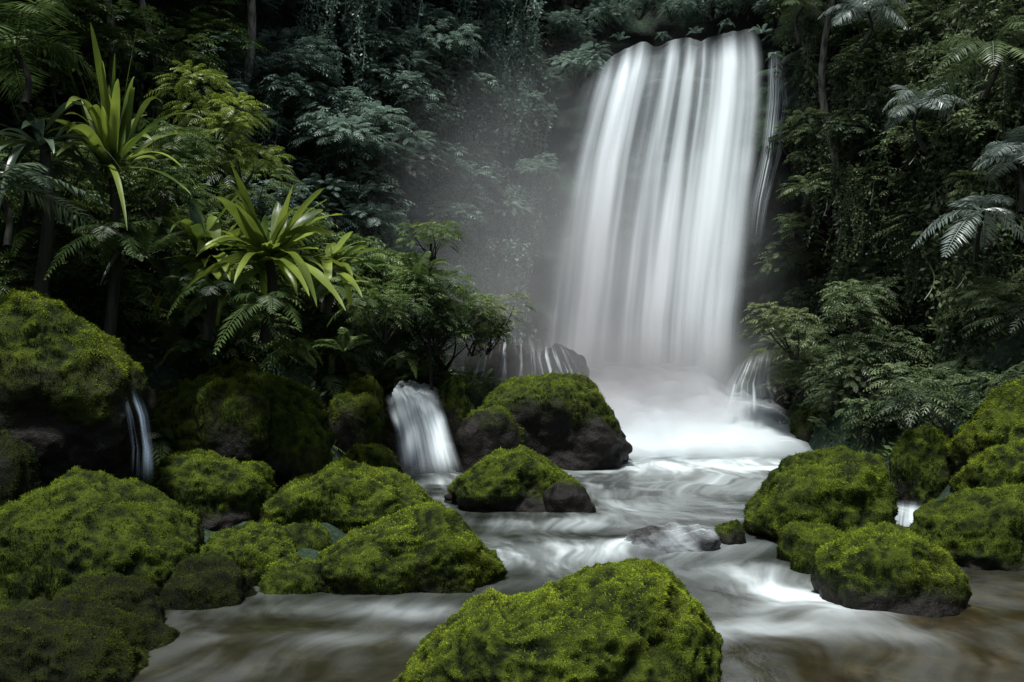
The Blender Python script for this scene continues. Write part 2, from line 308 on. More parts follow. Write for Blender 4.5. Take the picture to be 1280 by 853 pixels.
# ---------- boulders ----------
def ico(n):
    b = bmesh.new(); bmesh.ops.create_icosphere(b, subdivisions=n, radius=1)
    v = np.array([x.co for x in b.verts]); f = np.array([[y.index for y in x.verts] for x in b.faces]); b.free(); return v, f
ICO = {n: ico(n) for n in (4, 5, 6, 7)}
nb_ = [0]
def boulder(label, box, Y=None, prof=None, moss=1., mat=None, dep=.8, sub=6, sink=.25, rough=1., name='mossy_boulder', dens=1., cat='boulder', mlo=-.15, ex=2.7, group=None, rmat=None, film=0):
    nb_[0] += 1; sd = nb_[0]*13.7
    x0, y0, x1, y1 = box
    if Y is None:
        Yf = H*F/(y1-426.5); Y = Yf
        for _ in range(6): Y = Yf+.75*dep*(x1-x0)/2*Y/F
    a = (x1-x0)/2*Y/F*.91; b = a*dep; c0 = at((x0+x1)/2, y0, Y); zb = min(at(0, y1, Y)[2], .1)-sink if at(0, y1, Y)[2] < .4 else at(0, y1, Y)[2]-sink
    zt = c0[2]-.04*min(1., a); zc = zb+(zt-zb)*.4
    D, Fc = ICO[sub]
    e = 1/(np.sum(np.abs(D)**ex, 1)**(1/ex)); Q = D*e[:, None]
    n = fbm(D*1.25+sd, 3)
    Q = Q*(1+.24*rough*n+.10*rough*fbm(D*3.4+sd, 3))[:, None]
    w = np.interp(Q[:, 0], [k[0] for k in prof], [k[1] for k in prof]) if prof else 1
    up = Q[:, 2] > 0
    V = np.c_[Q[:, 0]*a, Q[:, 1]*b, np.where(up, Q[:, 2]*(zt-zc)*w, Q[:, 2]*(zc-zb))]
    mz = V[:, 2].max(); V[:, 2] = np.where(V[:, 2] > 0, V[:, 2]*(zt-zc)/mz*1.0, V[:, 2])
    nn = D/np.array([a, b, zt-zc]); nn /= np.linalg.norm(nn, axis=1)[:, None]
    mk = sstep(nn[:, 2]+.45*fbm(V*1.9+sd, 3), mlo, mlo+.4)*moss
    W = V+np.array([c0[0], Y, zc])
    fq = 1.1 if Y > 7.5 else 1.4
    Ww = W+.07*np.stack([vn(W*5), vn(W*5+40), vn(W*5+80)], -1)
    b1 = 1-np.abs(vn(Ww*4.5*fq)); b2 = 1-np.abs(vn(Ww*10*fq+5)); b3 = fbm(W*20*fq, 2)
    puff = b1**1.2*.050+b2**1.2*.034+b3*.02
    clump = np.clip((b1-.72)*.6+(b2-.72)*1.1+b3*.6+.5, 0, 1)  # clump pattern; also paints shade into the moss colour in the creases
    crack = fbm(W*2.6+sd, 5)*.12
    sc = min(1.3, a*1.0)
    V = V+nn*((puff*mk+crack)*sc)[:, None]
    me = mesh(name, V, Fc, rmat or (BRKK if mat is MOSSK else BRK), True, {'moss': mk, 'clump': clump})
    o = tag(link(name, me, None, (c0[0], Y, zc)), label, cat, group)
    if film:
        ed = sstep(fbm(W*2.5+31, 3)+.2, -.05, .45)*sstep(nn[:, 2], -.1, .35)*film
        link('water_film', mesh('water_film', V+nn*.012, Fc, WS, True, {'edge': ed, 'solid': 0*ed}, np.c_[W[:, 0]*.9+W[:, 2], W[:, 1]*1.2]), o)
    if moss > .65 and name != 'stone':
        vnm = np.empty(len(V)*3, np.float32); me.vertex_normals.foreach_get('vector', vnm); vnm = vnm.reshape(-1, 3)
        A = np.linalg.norm(np.cross(V[Fc[:, 1]]-V[Fc[:, 0]], V[Fc[:, 2]]-V[Fc[:, 0]]), axis=1)/2
        fm = mk[Fc].mean(1)**1.3*(V[Fc].mean(1)[:, 2]+zc > -.02)*(vnm[Fc[:, 0]][:, 1] < .5)
        fm = fm*np.clip(.85+1.0*fbm(W[Fc[:, 0]]*3.3, 3), .1, 1.3)*(.35+.9*clump[Fc[:, 0]])
        l = .0034*Y; wd = l*.30
        cnt = int((A*fm).sum()/(l*wd)*2.6*dens); pr = A*fm; pr /= pr.sum()
        fi = rng.choice(len(Fc), cnt, p=pr); r1, r2 = rng.random(cnt), rng.random(cnt); sw = r1+r2 > 1; r1[sw] = 1-r1[sw]; r2[sw] = 1-r2[sw]
        tri = V[Fc[fi]]; pp = tri[:, 0]+r1[:, None]*(tri[:, 1]-tri[:, 0])+r2[:, None]*(tri[:, 2]-tri[:, 0])
        nr = vnm[Fc[fi, 0]]
        dr = nr*.6+rng.normal(0, .5, (cnt, 3))+np.array([0, 0, -.35]); dr /= np.linalg.norm(dr, axis=1)[:, None]
        sd_ = np.cross(dr, nr+rng.normal(0, .45, (cnt, 3))); sd_ /= np.linalg.norm(sd_, axis=1)[:, None]
        L = l*rng.uniform(.5, 1.35, cnt)[:, None]
        pp = pp-nr*l*.15
        tv = np.stack([pp-sd_*wd*.5, pp+sd_*wd*.5, pp+dr*L], 1).reshape(-1, 3)
        pw = pp+np.array([c0[0], Y, zc])
        tn = np.clip(.33+.42*fbm(pw*2.0+3, 3)+rng.normal(0, .06, cnt)+.55*(clump[Fc[fi, 0]]-.5)+1.1*(nr[:, 2]-.55), 0, 1)  # painted top light: upward blades lighter, sides and creases darker
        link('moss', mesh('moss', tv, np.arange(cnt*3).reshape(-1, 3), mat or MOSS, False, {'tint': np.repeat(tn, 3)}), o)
    return o
BLD = [
 ('large bright green mossy boulder in the middle of the near stream', (494, 710, 897, 890), dict(prof=[(-1, .22), (-.7, .52), (-.45, .74), (-.3, .64), (.0, .76), (.4, .95), (.75, 1.1), (1, 1.08)], sub=7, dep=.62, rough=.4, ex=3.4, sink=.35)),
 ('mossy boulder with a dark wet side beside the white rapid on the right', (1020, 662, 1208, 768), dict(prof=[(-1, .9), (-.4, 1), (.3, 1.05), (.7, .8), (1, .5)], sub=6, mlo=.05)),
 ('broad dome shaped mossy boulder on the right shore of the pool', (928, 560, 1112, 678), dict(prof=[(-1, .55), (-.5, .85), (.3, 1.05), (.8, 1.1), (1, .9)], mat=MOSSD)),
 ('low mossy stone tucked in front of the dome shaped boulder on the right', (968, 654, 1064, 704), dict(mat=MOSSD, sub=5)),
 ('small mossy stone touching the left side of the right rapid boulder', (988, 676, 1036, 716), dict(sub=5)),
 ('upright mossy boulder behind the right shore boulders', (1114, 532, 1200, 632), dict(Y=10.6, mat=MOSSD)),
 ('tall mossy boulder rising at the right edge of the frame', (1196, 460, 1400, 640), dict(Y=9.8, prof=[(-1, .5), (-.4, .85), (0, 1), (1, 1.1)])),
 ('mossy boulder low at the right edge under the tall one', (1145, 606, 1340, 712), dict(prof=[(-1, .6), (0, 1), (1, 1)], mat=MOSSD)),
 ('second mossy boulder at the right edge resting against the tall one', (1208, 550, 1380, 640), dict(Y=8.7)),
 ('big dark boulder with green moss cap at the foot of the waterfall', (585, 470, 786, 588), dict(prof=[(-1, .7), (-.6, .95), (0, 1.05), (.5, .95), (1, .6)], mat=MOSSD, moss=.9, mlo=.25, rough=.9)),
 ('round dark boulder left of the big capped boulder', (564, 508, 656, 592), dict(mat=MOSSD, moss=.8, mlo=.2, sub=5)),
 ('pointed mossy boulder in midstream below the big capped boulder', (556, 562, 724, 638), dict(prof=[(-1, .5), (-.3, .85), (.15, 1.1), (.6, .85), (1, .6)], mat=MOSSD, mlo=.05)),
 ('small dark wet stone right of the pointed midstream boulder', (674, 602, 745, 642), dict(moss=.5, mlo=.4, mat=MOSSD, sub=5)),
 ('round mossy boulder above the left rock pile', (332, 515, 414, 600), dict(Y=10.2, mat=MOSSD, sub=5)),
 ('mossy boulder at the back of the left rock pile', (190, 562, 342, 655), dict(Y=9.3, mat=MOSSD)),
 ('long mossy boulder with a ridged top in the left rock pile', (304, 579, 556, 690), dict(Y=9.4, dep=.5, prof=[(-1, .5), (-.5, .8), (0, 1.05), (.6, 1), (1, .7)])),
 ('bright mossy boulder at the waterline end of the left rock pile', (392, 634, 615, 740), dict(dep=.55, prof=[(-1, .5), (-.4, .75), (0, .95), (.4, 1.1), (1, .85)])),
 ('mossy boulder low in the middle of the left rock pile', (238, 657, 384, 748), dict(Y=7.3, mat=MOSSD)),
 ('huge mossy boulder at the left edge of the stream', (-20, 596, 240, 770), dict(Y=7.0, prof=[(-1, .8), (-.3, 1.05), (.3, .95), (1, .55)], mat=MOSSD)),
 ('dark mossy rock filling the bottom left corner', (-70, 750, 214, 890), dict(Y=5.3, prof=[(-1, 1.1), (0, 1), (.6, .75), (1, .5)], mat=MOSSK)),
 ('high mossy boulder up on the left bank', (-60, 360, 188, 600), dict(Y=8.4, prof=[(-1, .95), (-.2, 1.05), (.4, .85), (1, .6)], mlo=.05, dep=.7)),
 ('wide mossy rock slope under the broad leaved plant', (180, 452, 412, 610), dict(Y=10.6, prof=[(-1, .7), (-.3, .9), (.2, 1), (1, .7)], mat=MOSSD)),
 ('mossy stone bulging from the front of the rock slope', (250, 472, 336, 560), dict(Y=9.6, mat=MOSSD, sub=5)),
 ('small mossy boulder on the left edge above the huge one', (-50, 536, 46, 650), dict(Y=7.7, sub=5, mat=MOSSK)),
 ('small green topped rock at the right end of the awash rock', (888, 648, 934, 684), dict(moss=1., mlo=.1, mat=MOSSD, sub=5)),
 ('low bare wet rock awash in white water in midstream', (778, 655, 908, 690), dict(moss=0, sub=6, name='wet_rock', rough=1.7, dep=.4, rmat=WET, film=.38)),
 ('dark rock ledge under the wide low cascade', (466, 490, 574, 600), dict(Y=13.6, moss=.5, mlo=.3, mat=MOSSD, sub=5, dep=.45)),
 ('dark rounded rock under the curved sheet of water', (640, 428, 740, 520), dict(Y=16.7, moss=0, sub=5, name='wet_rock', dep=.7)),
 ('dark rock beside the faint rivulets', (575, 425, 660, 520), dict(Y=16.6, moss=.4, mlo=.4, mat=MOSSD, sub=5, dep=.6)),
 ('dark rock under the short white cascade', (925, 436, 1010, 545), dict(Y=16.6, moss=.8, mlo=.1, mat=MOSSD, sub=5, dep=.5)),
 ('dark wet rock where the foam meets the right cliff', (990, 508, 1050, 585), dict(Y=14.9, moss=.8, mlo=.1, mat=MOSSD, sub=5)),
 ('low dark stone beside the mossy boulder at right edge', (1205, 676, 1250, 712), dict(moss=.3, mlo=.5, mat=MOSSD, sub=5)),
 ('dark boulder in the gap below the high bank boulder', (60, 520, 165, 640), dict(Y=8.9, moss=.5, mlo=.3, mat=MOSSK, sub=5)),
 ('mossy stone wedged between the ridged boulder and the bright one', (330, 652, 418, 705), dict(Y=8.2, sub=5, mat=MOSSD)),
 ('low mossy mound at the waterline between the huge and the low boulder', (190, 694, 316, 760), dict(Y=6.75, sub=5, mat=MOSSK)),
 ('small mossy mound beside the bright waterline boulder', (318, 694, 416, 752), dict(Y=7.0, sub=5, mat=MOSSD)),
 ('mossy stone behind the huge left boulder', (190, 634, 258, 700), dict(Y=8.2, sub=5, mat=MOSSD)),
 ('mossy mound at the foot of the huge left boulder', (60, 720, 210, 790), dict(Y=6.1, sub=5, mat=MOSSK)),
 ('mossy rock left of the wide low cascade', (400, 490, 480, 590), dict(Y=12.4, sub=5, mat=MOSSD, mlo=.0)),
 ('dark mossy rock below the wide low cascade on its left', (420, 555, 500, 600), dict(Y=11.2, sub=5, mat=MOSSD, mlo=.0)),
 ('mossy ledge rock at the upper left corner of the wide low cascade', (420, 466, 484, 560), dict(Y=12.9, sub=5, mat=MOSSD, mlo=-.1)),
 ('mossy ledge rock at the upper right corner of the wide low cascade', (542, 472, 594, 560), dict(Y=13.4, sub=5, mat=MOSSD, mlo=-.1)),
]
for lb, bx, kw in BLD: boulder(lb, bx, **kw)
for i in range(18):
    if i < 7: Y = rng.uniform(7.4, 9.5); X = XLt(Y)-rng.uniform(-.1, .5)
    else: Y = rng.uniform(7.6, 13); X = XR(Y)-rng.uniform(.3, .9)
    px = 640+X/Y*F; py = 426.5+(H-.02)*F/Y; s = rng.uniform(10, 26)
    if not -20 < px < 1300: continue
    lf = i < 7
    boulder('small dark wet stone lying on the left shore' if lf else 'small dark wet stone lying on the right shore', (px-s, py-s*.7, px+s, py+s*.3), Y=Y, moss=.5, mlo=.35, mat=MOSSD, sub=4, name='stone', cat='stone', sink=.08, rough=1.5, group='stones on the left shore' if lf else 'stones on the right shore')

# ---------- plant parts ----------
def frond(L, elev, droop, n, lmax, lw, t0=.12, sweep=.35, side_droop=.25):
    t_ = np.linspace(t0, 1, n)
    ce, se = math.cos(elev), math.sin(elev)
    def pos(t): return np.stack([L*t*ce*(1-.12*t), 0*t, L*(t*se-droop*t*t)], -1)
    p = pos(t_); T = pos(t_+.01)-p; T /= np.linalg.norm(T, axis=1)[:, None]
    ll = lmax*np.sin(np.pi*np.clip(.16+.80*(t_-t0)/(1-t0), 0, 1))**.8*rng.uniform(.85, 1.1, n)
    V = []
    for s in (1, -1):
        dr = np.array([0, s, 0.])+T*sweep+np.array([0, 0, -side_droop]); dr = dr+rng.normal(0, .10, (n, 3)); dr /= np.linalg.norm(dr, axis=1)[:, None]
        w = T*lw*.5; mid = p+dr*ll[:, None]*.42+np.array([0, 0, .02*L*.3])
        V.append(np.stack([p, mid-w, p+dr*ll[:, None]+np.array([0, 0, -.12])*ll[:, None], mid+w], 1))
    v = np.concatenate(V).reshape(-1, 3)
    tr = np.linspace(0, 1, 7); r = pos(tr); rw = np.linspace(.012, .003, 7)[:, None]*L**.5*np.array([0, 1, 0])
    rv = np.stack([r-rw, r+rw], 1).reshape(-1, 3); k = np.arange(6)*2
    rf = np.stack([k, k+1, k+3, k+2], 1)
    f = np.arange(len(v)).reshape(-1, 4)
    return np.concatenate([v, rv]), np.concatenate([f, rf+len(v)])
def rot(az, roll=0.):
    c, s = math.cos(az), math.sin(az); R = np.array([[c, -s, 0], [s, c, 0], [0, 0, 1]])
    if roll: cr, sr = math.cos(roll), math.sin(roll); R = R@np.array([[1, 0, 0], [0, cr, -sr], [0, sr, cr]])
    return R
def bush_mesh(name, mat, lumps=8, sprays=300, L=.36, n=5, lmax=.13, lw=.05, flat=.75):
    mb = MB(); ctr = []
    for k in range(lumps):
        a = rng.uniform(0, 6.283); r = rng.uniform(.15, .72)**.8; ctr.append((r*math.cos(a), r*math.sin(a), rng.uniform(-.1, .75)*flat, rng.uniform(.24, .44)))
    for k in range(sprays):
        cxx, cyy, czz, rr = ctr[k % lumps]
        az = rng.uniform(0, 6.283); el = rng.uniform(-.25, 1.35)
        b = np.array([cxx+rr*math.cos(el)*math.cos(az), cyy+rr*math.cos(el)*math.sin(az), czz+rr*.75*math.sin(el)])
        v, f = frond(L*rng.uniform(.7, 1.25), el*.55, .45, n, lmax, lw, .1, .6, .25)
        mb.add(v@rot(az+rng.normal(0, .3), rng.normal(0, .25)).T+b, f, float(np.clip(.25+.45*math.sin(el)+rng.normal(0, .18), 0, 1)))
    return mb.get(name, mat), ctr
def stems_mesh(ctr, name='stem'):
    mb = MB()
    for c in ctr[:6]:
        p0 = np.array([rng.normal(0, .05), rng.normal(0, .05), -.6]); p1 = np.array(c[:3])
        tt = np.linspace(0, 1, 6)[:, None]; pts = p0*(1-tt)+p1*tt+np.sin(tt*3.14)*np.array([rng.normal(0, .08), rng.normal(0, .08), 0])
        v, f = tube(pts, np.linspace(.03, .010, 6), 5); mb.add(v, f, .3)
    return mb.get(name, STEM, True)
def fern_mesh(name, mat, nf=14, L=1., n=26, lmax=.2, lw=.035, e0=.4, e1=1.2, droop=.75):
    mb = MB()
    for k in range(nf):
        az = k*2.4+rng.normal(0, .25); v, f = frond(L*rng.uniform(.75, 1.15), rng.uniform(e0, e1), droop*rng.uniform(.7, 1.25), n, lmax, lw)
        mb.add(v@rot(az, rng.normal(0, .15)).T, f, float(np.clip(rng.normal(.5, .22), 0, 1)))
    return mb.get(name, mat)
def vine_mesh(name, mat, ns=11, Lh=2.4, leaf=.085):
    mb = MB()
    for k in range(ns):
        x, y = rng.uniform(-.6, .6), rng.uniform(-.2, .25); L = Lh*rng.uniform(.4, 1.1)
        m_ = 24; tt = np.linspace(0, 1, m_)
        ph = rng.uniform(0, 6)
        pts = np.stack([x+.10*np.sin(tt*5+ph), y+.16*np.sin(tt*3.14)+.06*np.sin(tt*7+ph), -L*tt], -1)
        v, f = tube(pts, .008, 4); mb.add(v, f, .1)
        cnt = int(L*48); ti = rng.random(cnt); b = np.stack([np.interp(ti, tt, pts[:, i]) for i in range(3)], -1)+rng.normal(0, .05, (cnt, 3))
        dr = np.stack([rng.normal(0, .8, cnt), rng.normal(0, .8, cnt), rng.uniform(-1.3, .1, cnt)], -1); dr /= np.linalg.norm(dr, axis=1)[:, None]
        sd = np.cross(dr, rng.normal(0, 1, (cnt, 3))); sd /= np.linalg.norm(sd, axis=1)[:, None]; l = leaf*rng.uniform(.6, 1.3, cnt)[:, None]
        vv = np.stack([b, b+dr*l*.5-sd*l*.25, b+dr*l, b+dr*l*.5+sd*l*.25], 1).reshape(-1, 3)
        mb.add(vv, np.arange(len(vv)).reshape(-1, 4), np.repeat(np.clip(rng.normal(.45, .25, cnt), 0, 1), 4))
    return mb.get(name, mat)
def strap(L, w, elev, droop, fold=.25, seg=12, twist=0.):
    t_ = np.linspace(0, 1, seg+1); x = L*t_*math.cos(elev)*(1-.1*t_); z = L*(t_*math.sin(elev)-droop*t_**2.2)
    wd = w*np.clip(np.sin(np.pi*np.clip(.10+.9*t_, 0, 1))**.65, .02, 1)
    tw = twist*t_
    cols = []
    for s in (-1, -.5, 0, .5, 1):
        cols.append(np.stack([x, s*wd*np.cos(tw), z+fold*wd*abs(s)+s*wd*np.sin(tw)+.08*w*np.sin(t_*19+s*2)], -1))
    return np.stack(cols, 1).reshape(-1, 3), gridfaces(seg+1, 5)

BUSH = []
for i, kw in enumerate([dict(), dict(lumps=7, sprays=260, L=.42, n=6, lmax=.11, lw=.04), dict(lumps=10, sprays=330, L=.30, n=4, lmax=.15, lw=.065), dict(lumps=6, sprays=230, L=.5, n=9, lmax=.12, lw=.03, flat=1.)]):
    me, ctr = bush_mesh('foliage', LB, **kw); BUSH.append((me, stems_mesh(ctr)))
FERN = [fern_mesh('foliage', LL), fern_mesh('foliage', LL, nf=11, L=1.1, lmax=.16, droop=.55, e0=.6, e1=1.35)]
PALM = [fern_mesh('foliage', LS, nf=13, L=1.5, n=30, lmax=.42, lw=.035, e0=.2, e1=1.2, droop=.7), fern_mesh('foliage', LS, nf=10, L=1.5, n=26, lmax=.36, lw=.045, e0=-.1, e1=1.0, droop=.6)]
VINE = [vine_mesh('foliage', LR, ns=14), vine_mesh('foliage', LR, ns=11, Lh=3.0, leaf=.1)]
def setmat(o, m): o.material_slots[0].link = 'OBJECT'; o.material_slots[0].material = m
def plant(name, label, cat, loc, sc, rz, fol, mat, stem=None, group=None, scz=1., stemto=None, tilt=(0, 0)):
    e = tag(empty(name, loc, rz), label, cat, group); e.rotation_euler = (tilt[0], tilt[1], rz)
    o = link('foliage', fol, e); o.scale = (sc, sc, sc*scz); setmat(o, mat)
    if stem: s = link('stem', stem, e); s.scale = (sc, sc, sc)
    if stemto is not None and stemto < loc[2]-.1:
        h = loc[2]-stemto+.15; tt = np.linspace(0, 1, 8)
        pts = np.stack([.08*np.sin(tt*4), .05*np.sin(tt*3+1), -h*tt], -1); v, f = tube(pts, np.linspace(.03, .045, 8)*min(1, .6+sc*.3), 7)
        link('stem', mesh('stem', v, f, STEM, True), e)
    return e
def region(px, py):
    h = 'high' if py < 150 else ('halfway up' if py < 320 else 'low')
    if px > 930: return h, 'the cliff right of the waterfall', LR
    if px < 240: return h, 'the cliff at far left', LL
    return h, 'the cliff left of the waterfall', LB
KN = ['small leaved', 'feathery', 'round leaved', 'ferny']
placed = []; cnt = 0; tries = 0
while cnt < 225 and tries < 14000:
    tries += 1
    si = rng.integers(20, NS-20); zi = rng.integers(6, NZ-30); p = CG[zi, si]
    if p[1] < 6: continue
    px, py = proj(p)
    if not (-60 < px < 1340 and -70 < py < 540): continue
    if 595 < px < 1010 and not (px < 728 and py < 110) and not py < 20 and not (px < 655 and py < 270) and not (px > 990 and py > 330): continue
    if 540 < px < 600 and py > 300: continue
    if any((p-q)@(p-q) < .58 for q in placed): continue
    placed.append(p); h, rg, mt = region(px, py); k = int(rng.choice([0, 1, 2, 3], p=[.35, .25, .15, .25]))
    nrm = np.array([nx[si], ny[si], 0]); s = rng.uniform(.62, 1.05)
    if 560 < px < 1040: s *= .7
    elif px > 930: s *= .85
    lb = f'{KN[k]} dark green bush growing {h} on {rg}'
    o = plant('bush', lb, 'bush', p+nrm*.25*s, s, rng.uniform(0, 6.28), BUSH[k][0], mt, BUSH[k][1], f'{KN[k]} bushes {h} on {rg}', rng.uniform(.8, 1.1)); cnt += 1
print('bushes', cnt)
for px, py, s, k in [(690, 40, .6, 0), (722, 50, .5, 1), (735, 80, .4, 0), (760, 22, .6, 3), (800, 8, .55, 0), (840, 12, .5, 1), (885, 4, .6, 2), (930, 2, .5, 3), (968, 18, .5, 0), (985, 48, .45, 1)]:
    Y = 20.6 if 750 < px < 960 else cliffY(px, py)-.3
    p = at(px, py, Y); plant('bush', f'{KN[k]} bush fringing the top lip of the tall waterfall', 'bush', p, s, rng.uniform(0, 6), BUSH[k][0], LB, BUSH[k][1], f'{KN[k]} bushes at the waterfall lip')
for px, py, s, k in [(744, 78, .42, 0), (776, 50, .34, 1), (828, 44, .28, 0), (870, 42, .28, 1), (908, 30, .28, 0), (952, 42, .4, 1), (968, 70, .34, 0)]:
    p = at(px, py, 18.8); plant('fern', 'small fern hanging over the lip of the tall waterfall', 'fern', p, s, rng.uniform(0, 6), FERN[k], LB, None, 'ferns hanging over the waterfall lip')
vp = []; cnt = 0; tries = 0
while cnt < 66 and tries < 6000:
    tries += 1
    si = rng.integers(20, NS-20); zi = rng.integers(40, NZ-20); p = CG[zi, si]
    if p[1] < 6: continue
    px, py = proj(p)
    if not (-20 < px < 1300 and -60 < py < 380): continue
    if 640 < px < 1025: continue
    if px < 600 and rng.random() < .6: continue
    if any((p-q)@(p-q) < .4 for q in vp): continue
    vp.append(p); h, rg, mt = region(px, py); k = int(rng.integers(0, 2)); nrm = np.array([nx[si], ny[si], 0])
    plant('hanging_vine', f'leafy vine curtain hanging {h} from {rg}', 'vine', p+nrm*.72, rng.uniform(.6, 1.15), math.atan2(nrm[1], nrm[0])-math.pi/2+3.14159, VINE[k], mt, None, f'vines hanging {h} from {rg}'); cnt += 1

# left and right bank undergrowth, rooted on the ground
def ground(X, Y): return float(terr(X, Y)+fbm(np.array([[X*1.4, Y*1.4, 0.]]), 5)[0]*.22-.05)
UG = []; tries = 0
while len(UG) < 96 and tries < 9000:
    tries += 1
    left = rng.random() < .75
    if left: X, Y = rng.uniform(-6.6, -.6), rng.uniform(9.6, 16.2)
    else: X, Y = rng.uniform(4.7, 7.2), rng.uniform(9.5, 17)
    z = ground(X, Y); px, py = proj((X, Y, z))
    if z < .45 or not (-40 < px < 1320): continue
    if left and px > 600: continue
    if not left and px < 975: continue
    if any((X-a)**2+(Y-b)**2 < .14 for a, b in UG): continue
    UG.append((X, Y)); sd_ = 'left' if left else 'right'; mt = LL if left else LR
    near = 'front' if Y < 12.2 else 'back'
    if rng.random() < .55:
        k = int(rng.integers(0, 2)); plant('fern', f'green arching fern at the {near} of the {sd_} bank undergrowth', 'fern', (X, Y, z), rng.uniform(.55, .95)*(1. if left else .7), rng.uniform(0, 6.28), FERN[k], mt, None, f'ferns at the {near} of the {sd_} bank')
    else:
        k = int(rng.integers(0, 4)); s = rng.uniform(.5, .85)
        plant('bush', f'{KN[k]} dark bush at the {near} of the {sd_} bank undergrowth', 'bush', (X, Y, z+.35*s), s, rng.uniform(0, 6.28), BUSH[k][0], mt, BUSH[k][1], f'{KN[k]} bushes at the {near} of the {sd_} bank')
BANK = [(350, 375, 12.2, .8, 1), (440, 375, 12.8, .8, 3), (520, 380, 14.2, .85, 1), (555, 430, 14.6, .75, 0), (590, 420, 15.2, .6, 2), (490, 360, 14.4, .9, 0), (420, 345, 13.8, .9, 2), (360, 330, 13.4, .9, 0), (230, 320, 12.2, .9, 1), (130, 330, 11, .8, 0), (60, 320, 10.2, .8, 3), (170, 390, 10.4, .6, 0), (20, 270, 9.8, .9, 1), (100, 240, 11, .9, 0), (300, 270, 14, .9, 3), (250, 385, 11.4, .6, 2), (80, 225, 9.6, .5, 3), (190, 250, 9.6, .5, 1), (215, 215, 10.2, .55, 3),
        (530, 370, 13.0, .55, 0), (575, 395, 13.8, .5, 1), (610, 425, 14.6, .42, 0), (545, 420, 13.4, .5, 2), (480, 400, 12.0, .55, 1)]
for px, py, Y, s, k in BANK:
    p = at(px, py, Y)
    plant('bush', f'{KN[k]} taller dark bush standing above the left bank', 'bush', p, s, rng.uniform(0, 6.28), BUSH[k][0], LL, BUSH[k][1], f'{KN[k]} taller bushes on the left bank')
for px, py, Y, s, k, w in [(275, 372, 9.3, .8, 0, 'under the broad leaved plant'), (215, 370, 9.5, .7, 1, 'above the rock slope'), (335, 385, 9.2, .8, 0, 'in front of the broad leaved plant'), (395, 375, 10.0, .85, 1, 'right of the broad leaved plant'), (455, 385, 11.4, .8, 0, 'in the middle of the bank'), (520, 350, 12.8, .8, 1, 'under the slim shrub'), (505, 450, 13.3, .45, 0, 'over the wide low cascade'), (240, 440, 10.2, .55, 0, 'on the rock slope'), (430, 440, 11.6, .6, 1, 'above the round boulder'), (560, 390, 14, .8, 0, 'near the waterfall foot'), (180, 320, 9.3, .75, 1, 'under the strap leaved plant'), (60, 300, 9.4, .8, 0, 'above the high bank boulder'), (300, 425, 10.2, .6, 1, 'right above the rock slope'), (365, 440, 10.5, .6, 0, 'between the rock slope and round boulder'), (140, 300, 8.9, .75, 0, 'in front of the strap leaved plant stem')]:
    p = at(px, py, Y); plant('fern', f'green arching fern on the left bank {w}', 'fern', p, s, rng.uniform(0, 6.28), FERN[k], LL, None, 'ferns on the left bank', 1.)
p = at(622, 400, 14.4); plant('shrub', 'pale yellowish feathery shrub left of the waterfall mist', 'shrub', p, .5, 1., BUSH[1][0], LP, BUSH[1][1], None, 1.1)
p = at(542, 305, 13.4); plant('shrub', 'slim pale shrub on a thin stalk in front of the dark alcove', 'shrub', p, .5, 2., BUSH[1][0], LL, BUSH[1][1], None, .9, float(terr(p[0], p[1])))
p = at(992, 420, 14.6); plant('shrub', 'rounded pale green bush at the right foot of the waterfall', 'shrub', p, .68, .4, BUSH[0][0], LP, BUSH[0][1], None, 1.)
for px, py, Y, s, k in [(1000, 480, 15, .45, 0), (1030, 470, 14.6, .6, 1), (1060, 500, 13.8, .6, 3), (1100, 460, 13.4, .8, 0), (1030, 515, 14.2, .4, 2), (1150, 500, 12.2, .65, 1), (1080, 400, 14, .8, 0)]:
    p = at(px, py, Y); plant('bush', f'{KN[k]} bush spilling over the right bank under the pale bush', 'bush', p, s, rng.uniform(0, 6), BUSH[k][0], LR, BUSH[k][1], f'{KN[k]} bushes spilling over the right bank')
for px, py, Y, s, lb in [(265, 150, 11.5, .6, 'yellow green drooping shrub right of the strap leaved plant'), (300, 205, 11.6, .55, 'yellow green drooping shrub hanging below the other one')]:
    plant('shrub', lb, 'shrub', at(px, py, Y), s, rng.uniform(0, 6), BUSH[3][0], LH, BUSH[3][1], None, 1.2)
def strap_plant(name, label, loc, n, L, w, e0, e1, dr, mat, hstem=.8, tm=.34):
    e = tag(empty(name, loc), label, 'plant')
    for k in range(n):
        f_ = k/n; el = e1+(e0-e1)*f_+rng.normal(0, .2); l = L*rng.uniform(.5, 1.15)
        v, f = strap(l, w*rng.uniform(.65, 1.2), el, dr*rng.uniform(.4, 1.6)*(.5+.5*f_), .3, 14, rng.normal(0, .7))
        tl_ = np.repeat(np.linspace(-.18, .28, 15), 5)
        v = v@rot(k*2.4+rng.normal(0, .5)).T+np.array([rng.normal(0, .06), rng.normal(0, .06), rng.normal(0, .06)])
        link('leaf', mesh('leaf', v, f, mat, True, {'tint': np.clip(rng.normal(tm, .32)+tl_, 0, 1)}), e)
    tt = np.linspace(0, 1, 8); v, f = tube(np.stack([.05*np.sin(tt*4), 0*tt, -hstem*tt+.05], -1), np.linspace(.05, .07, 8), 8)
    link('stem', mesh('stem', v, f, STEM, True), e); return e
strap_plant('strap_leaved_plant', 'tall lime green plant with long upright strap leaves at upper left', at(140, 215, 9.4), 46, 1.9, .042, .35, 1.52, .6, LH, 2.)
strap_plant('broad_leaved_plant', 'lime green plant with broad glossy arching leaves above the left bank', at(335, 322, 9.6), 50, 1.25, .075, .0, .95, .5, LH, 1., .42)
strap_plant('broad_leaved_plant', 'second lime green broad leaved plant crowding the left side of the first', at(262, 322, 9.8), 40, 1.1, .07, .0, .95, .52, LH, 1., .36)
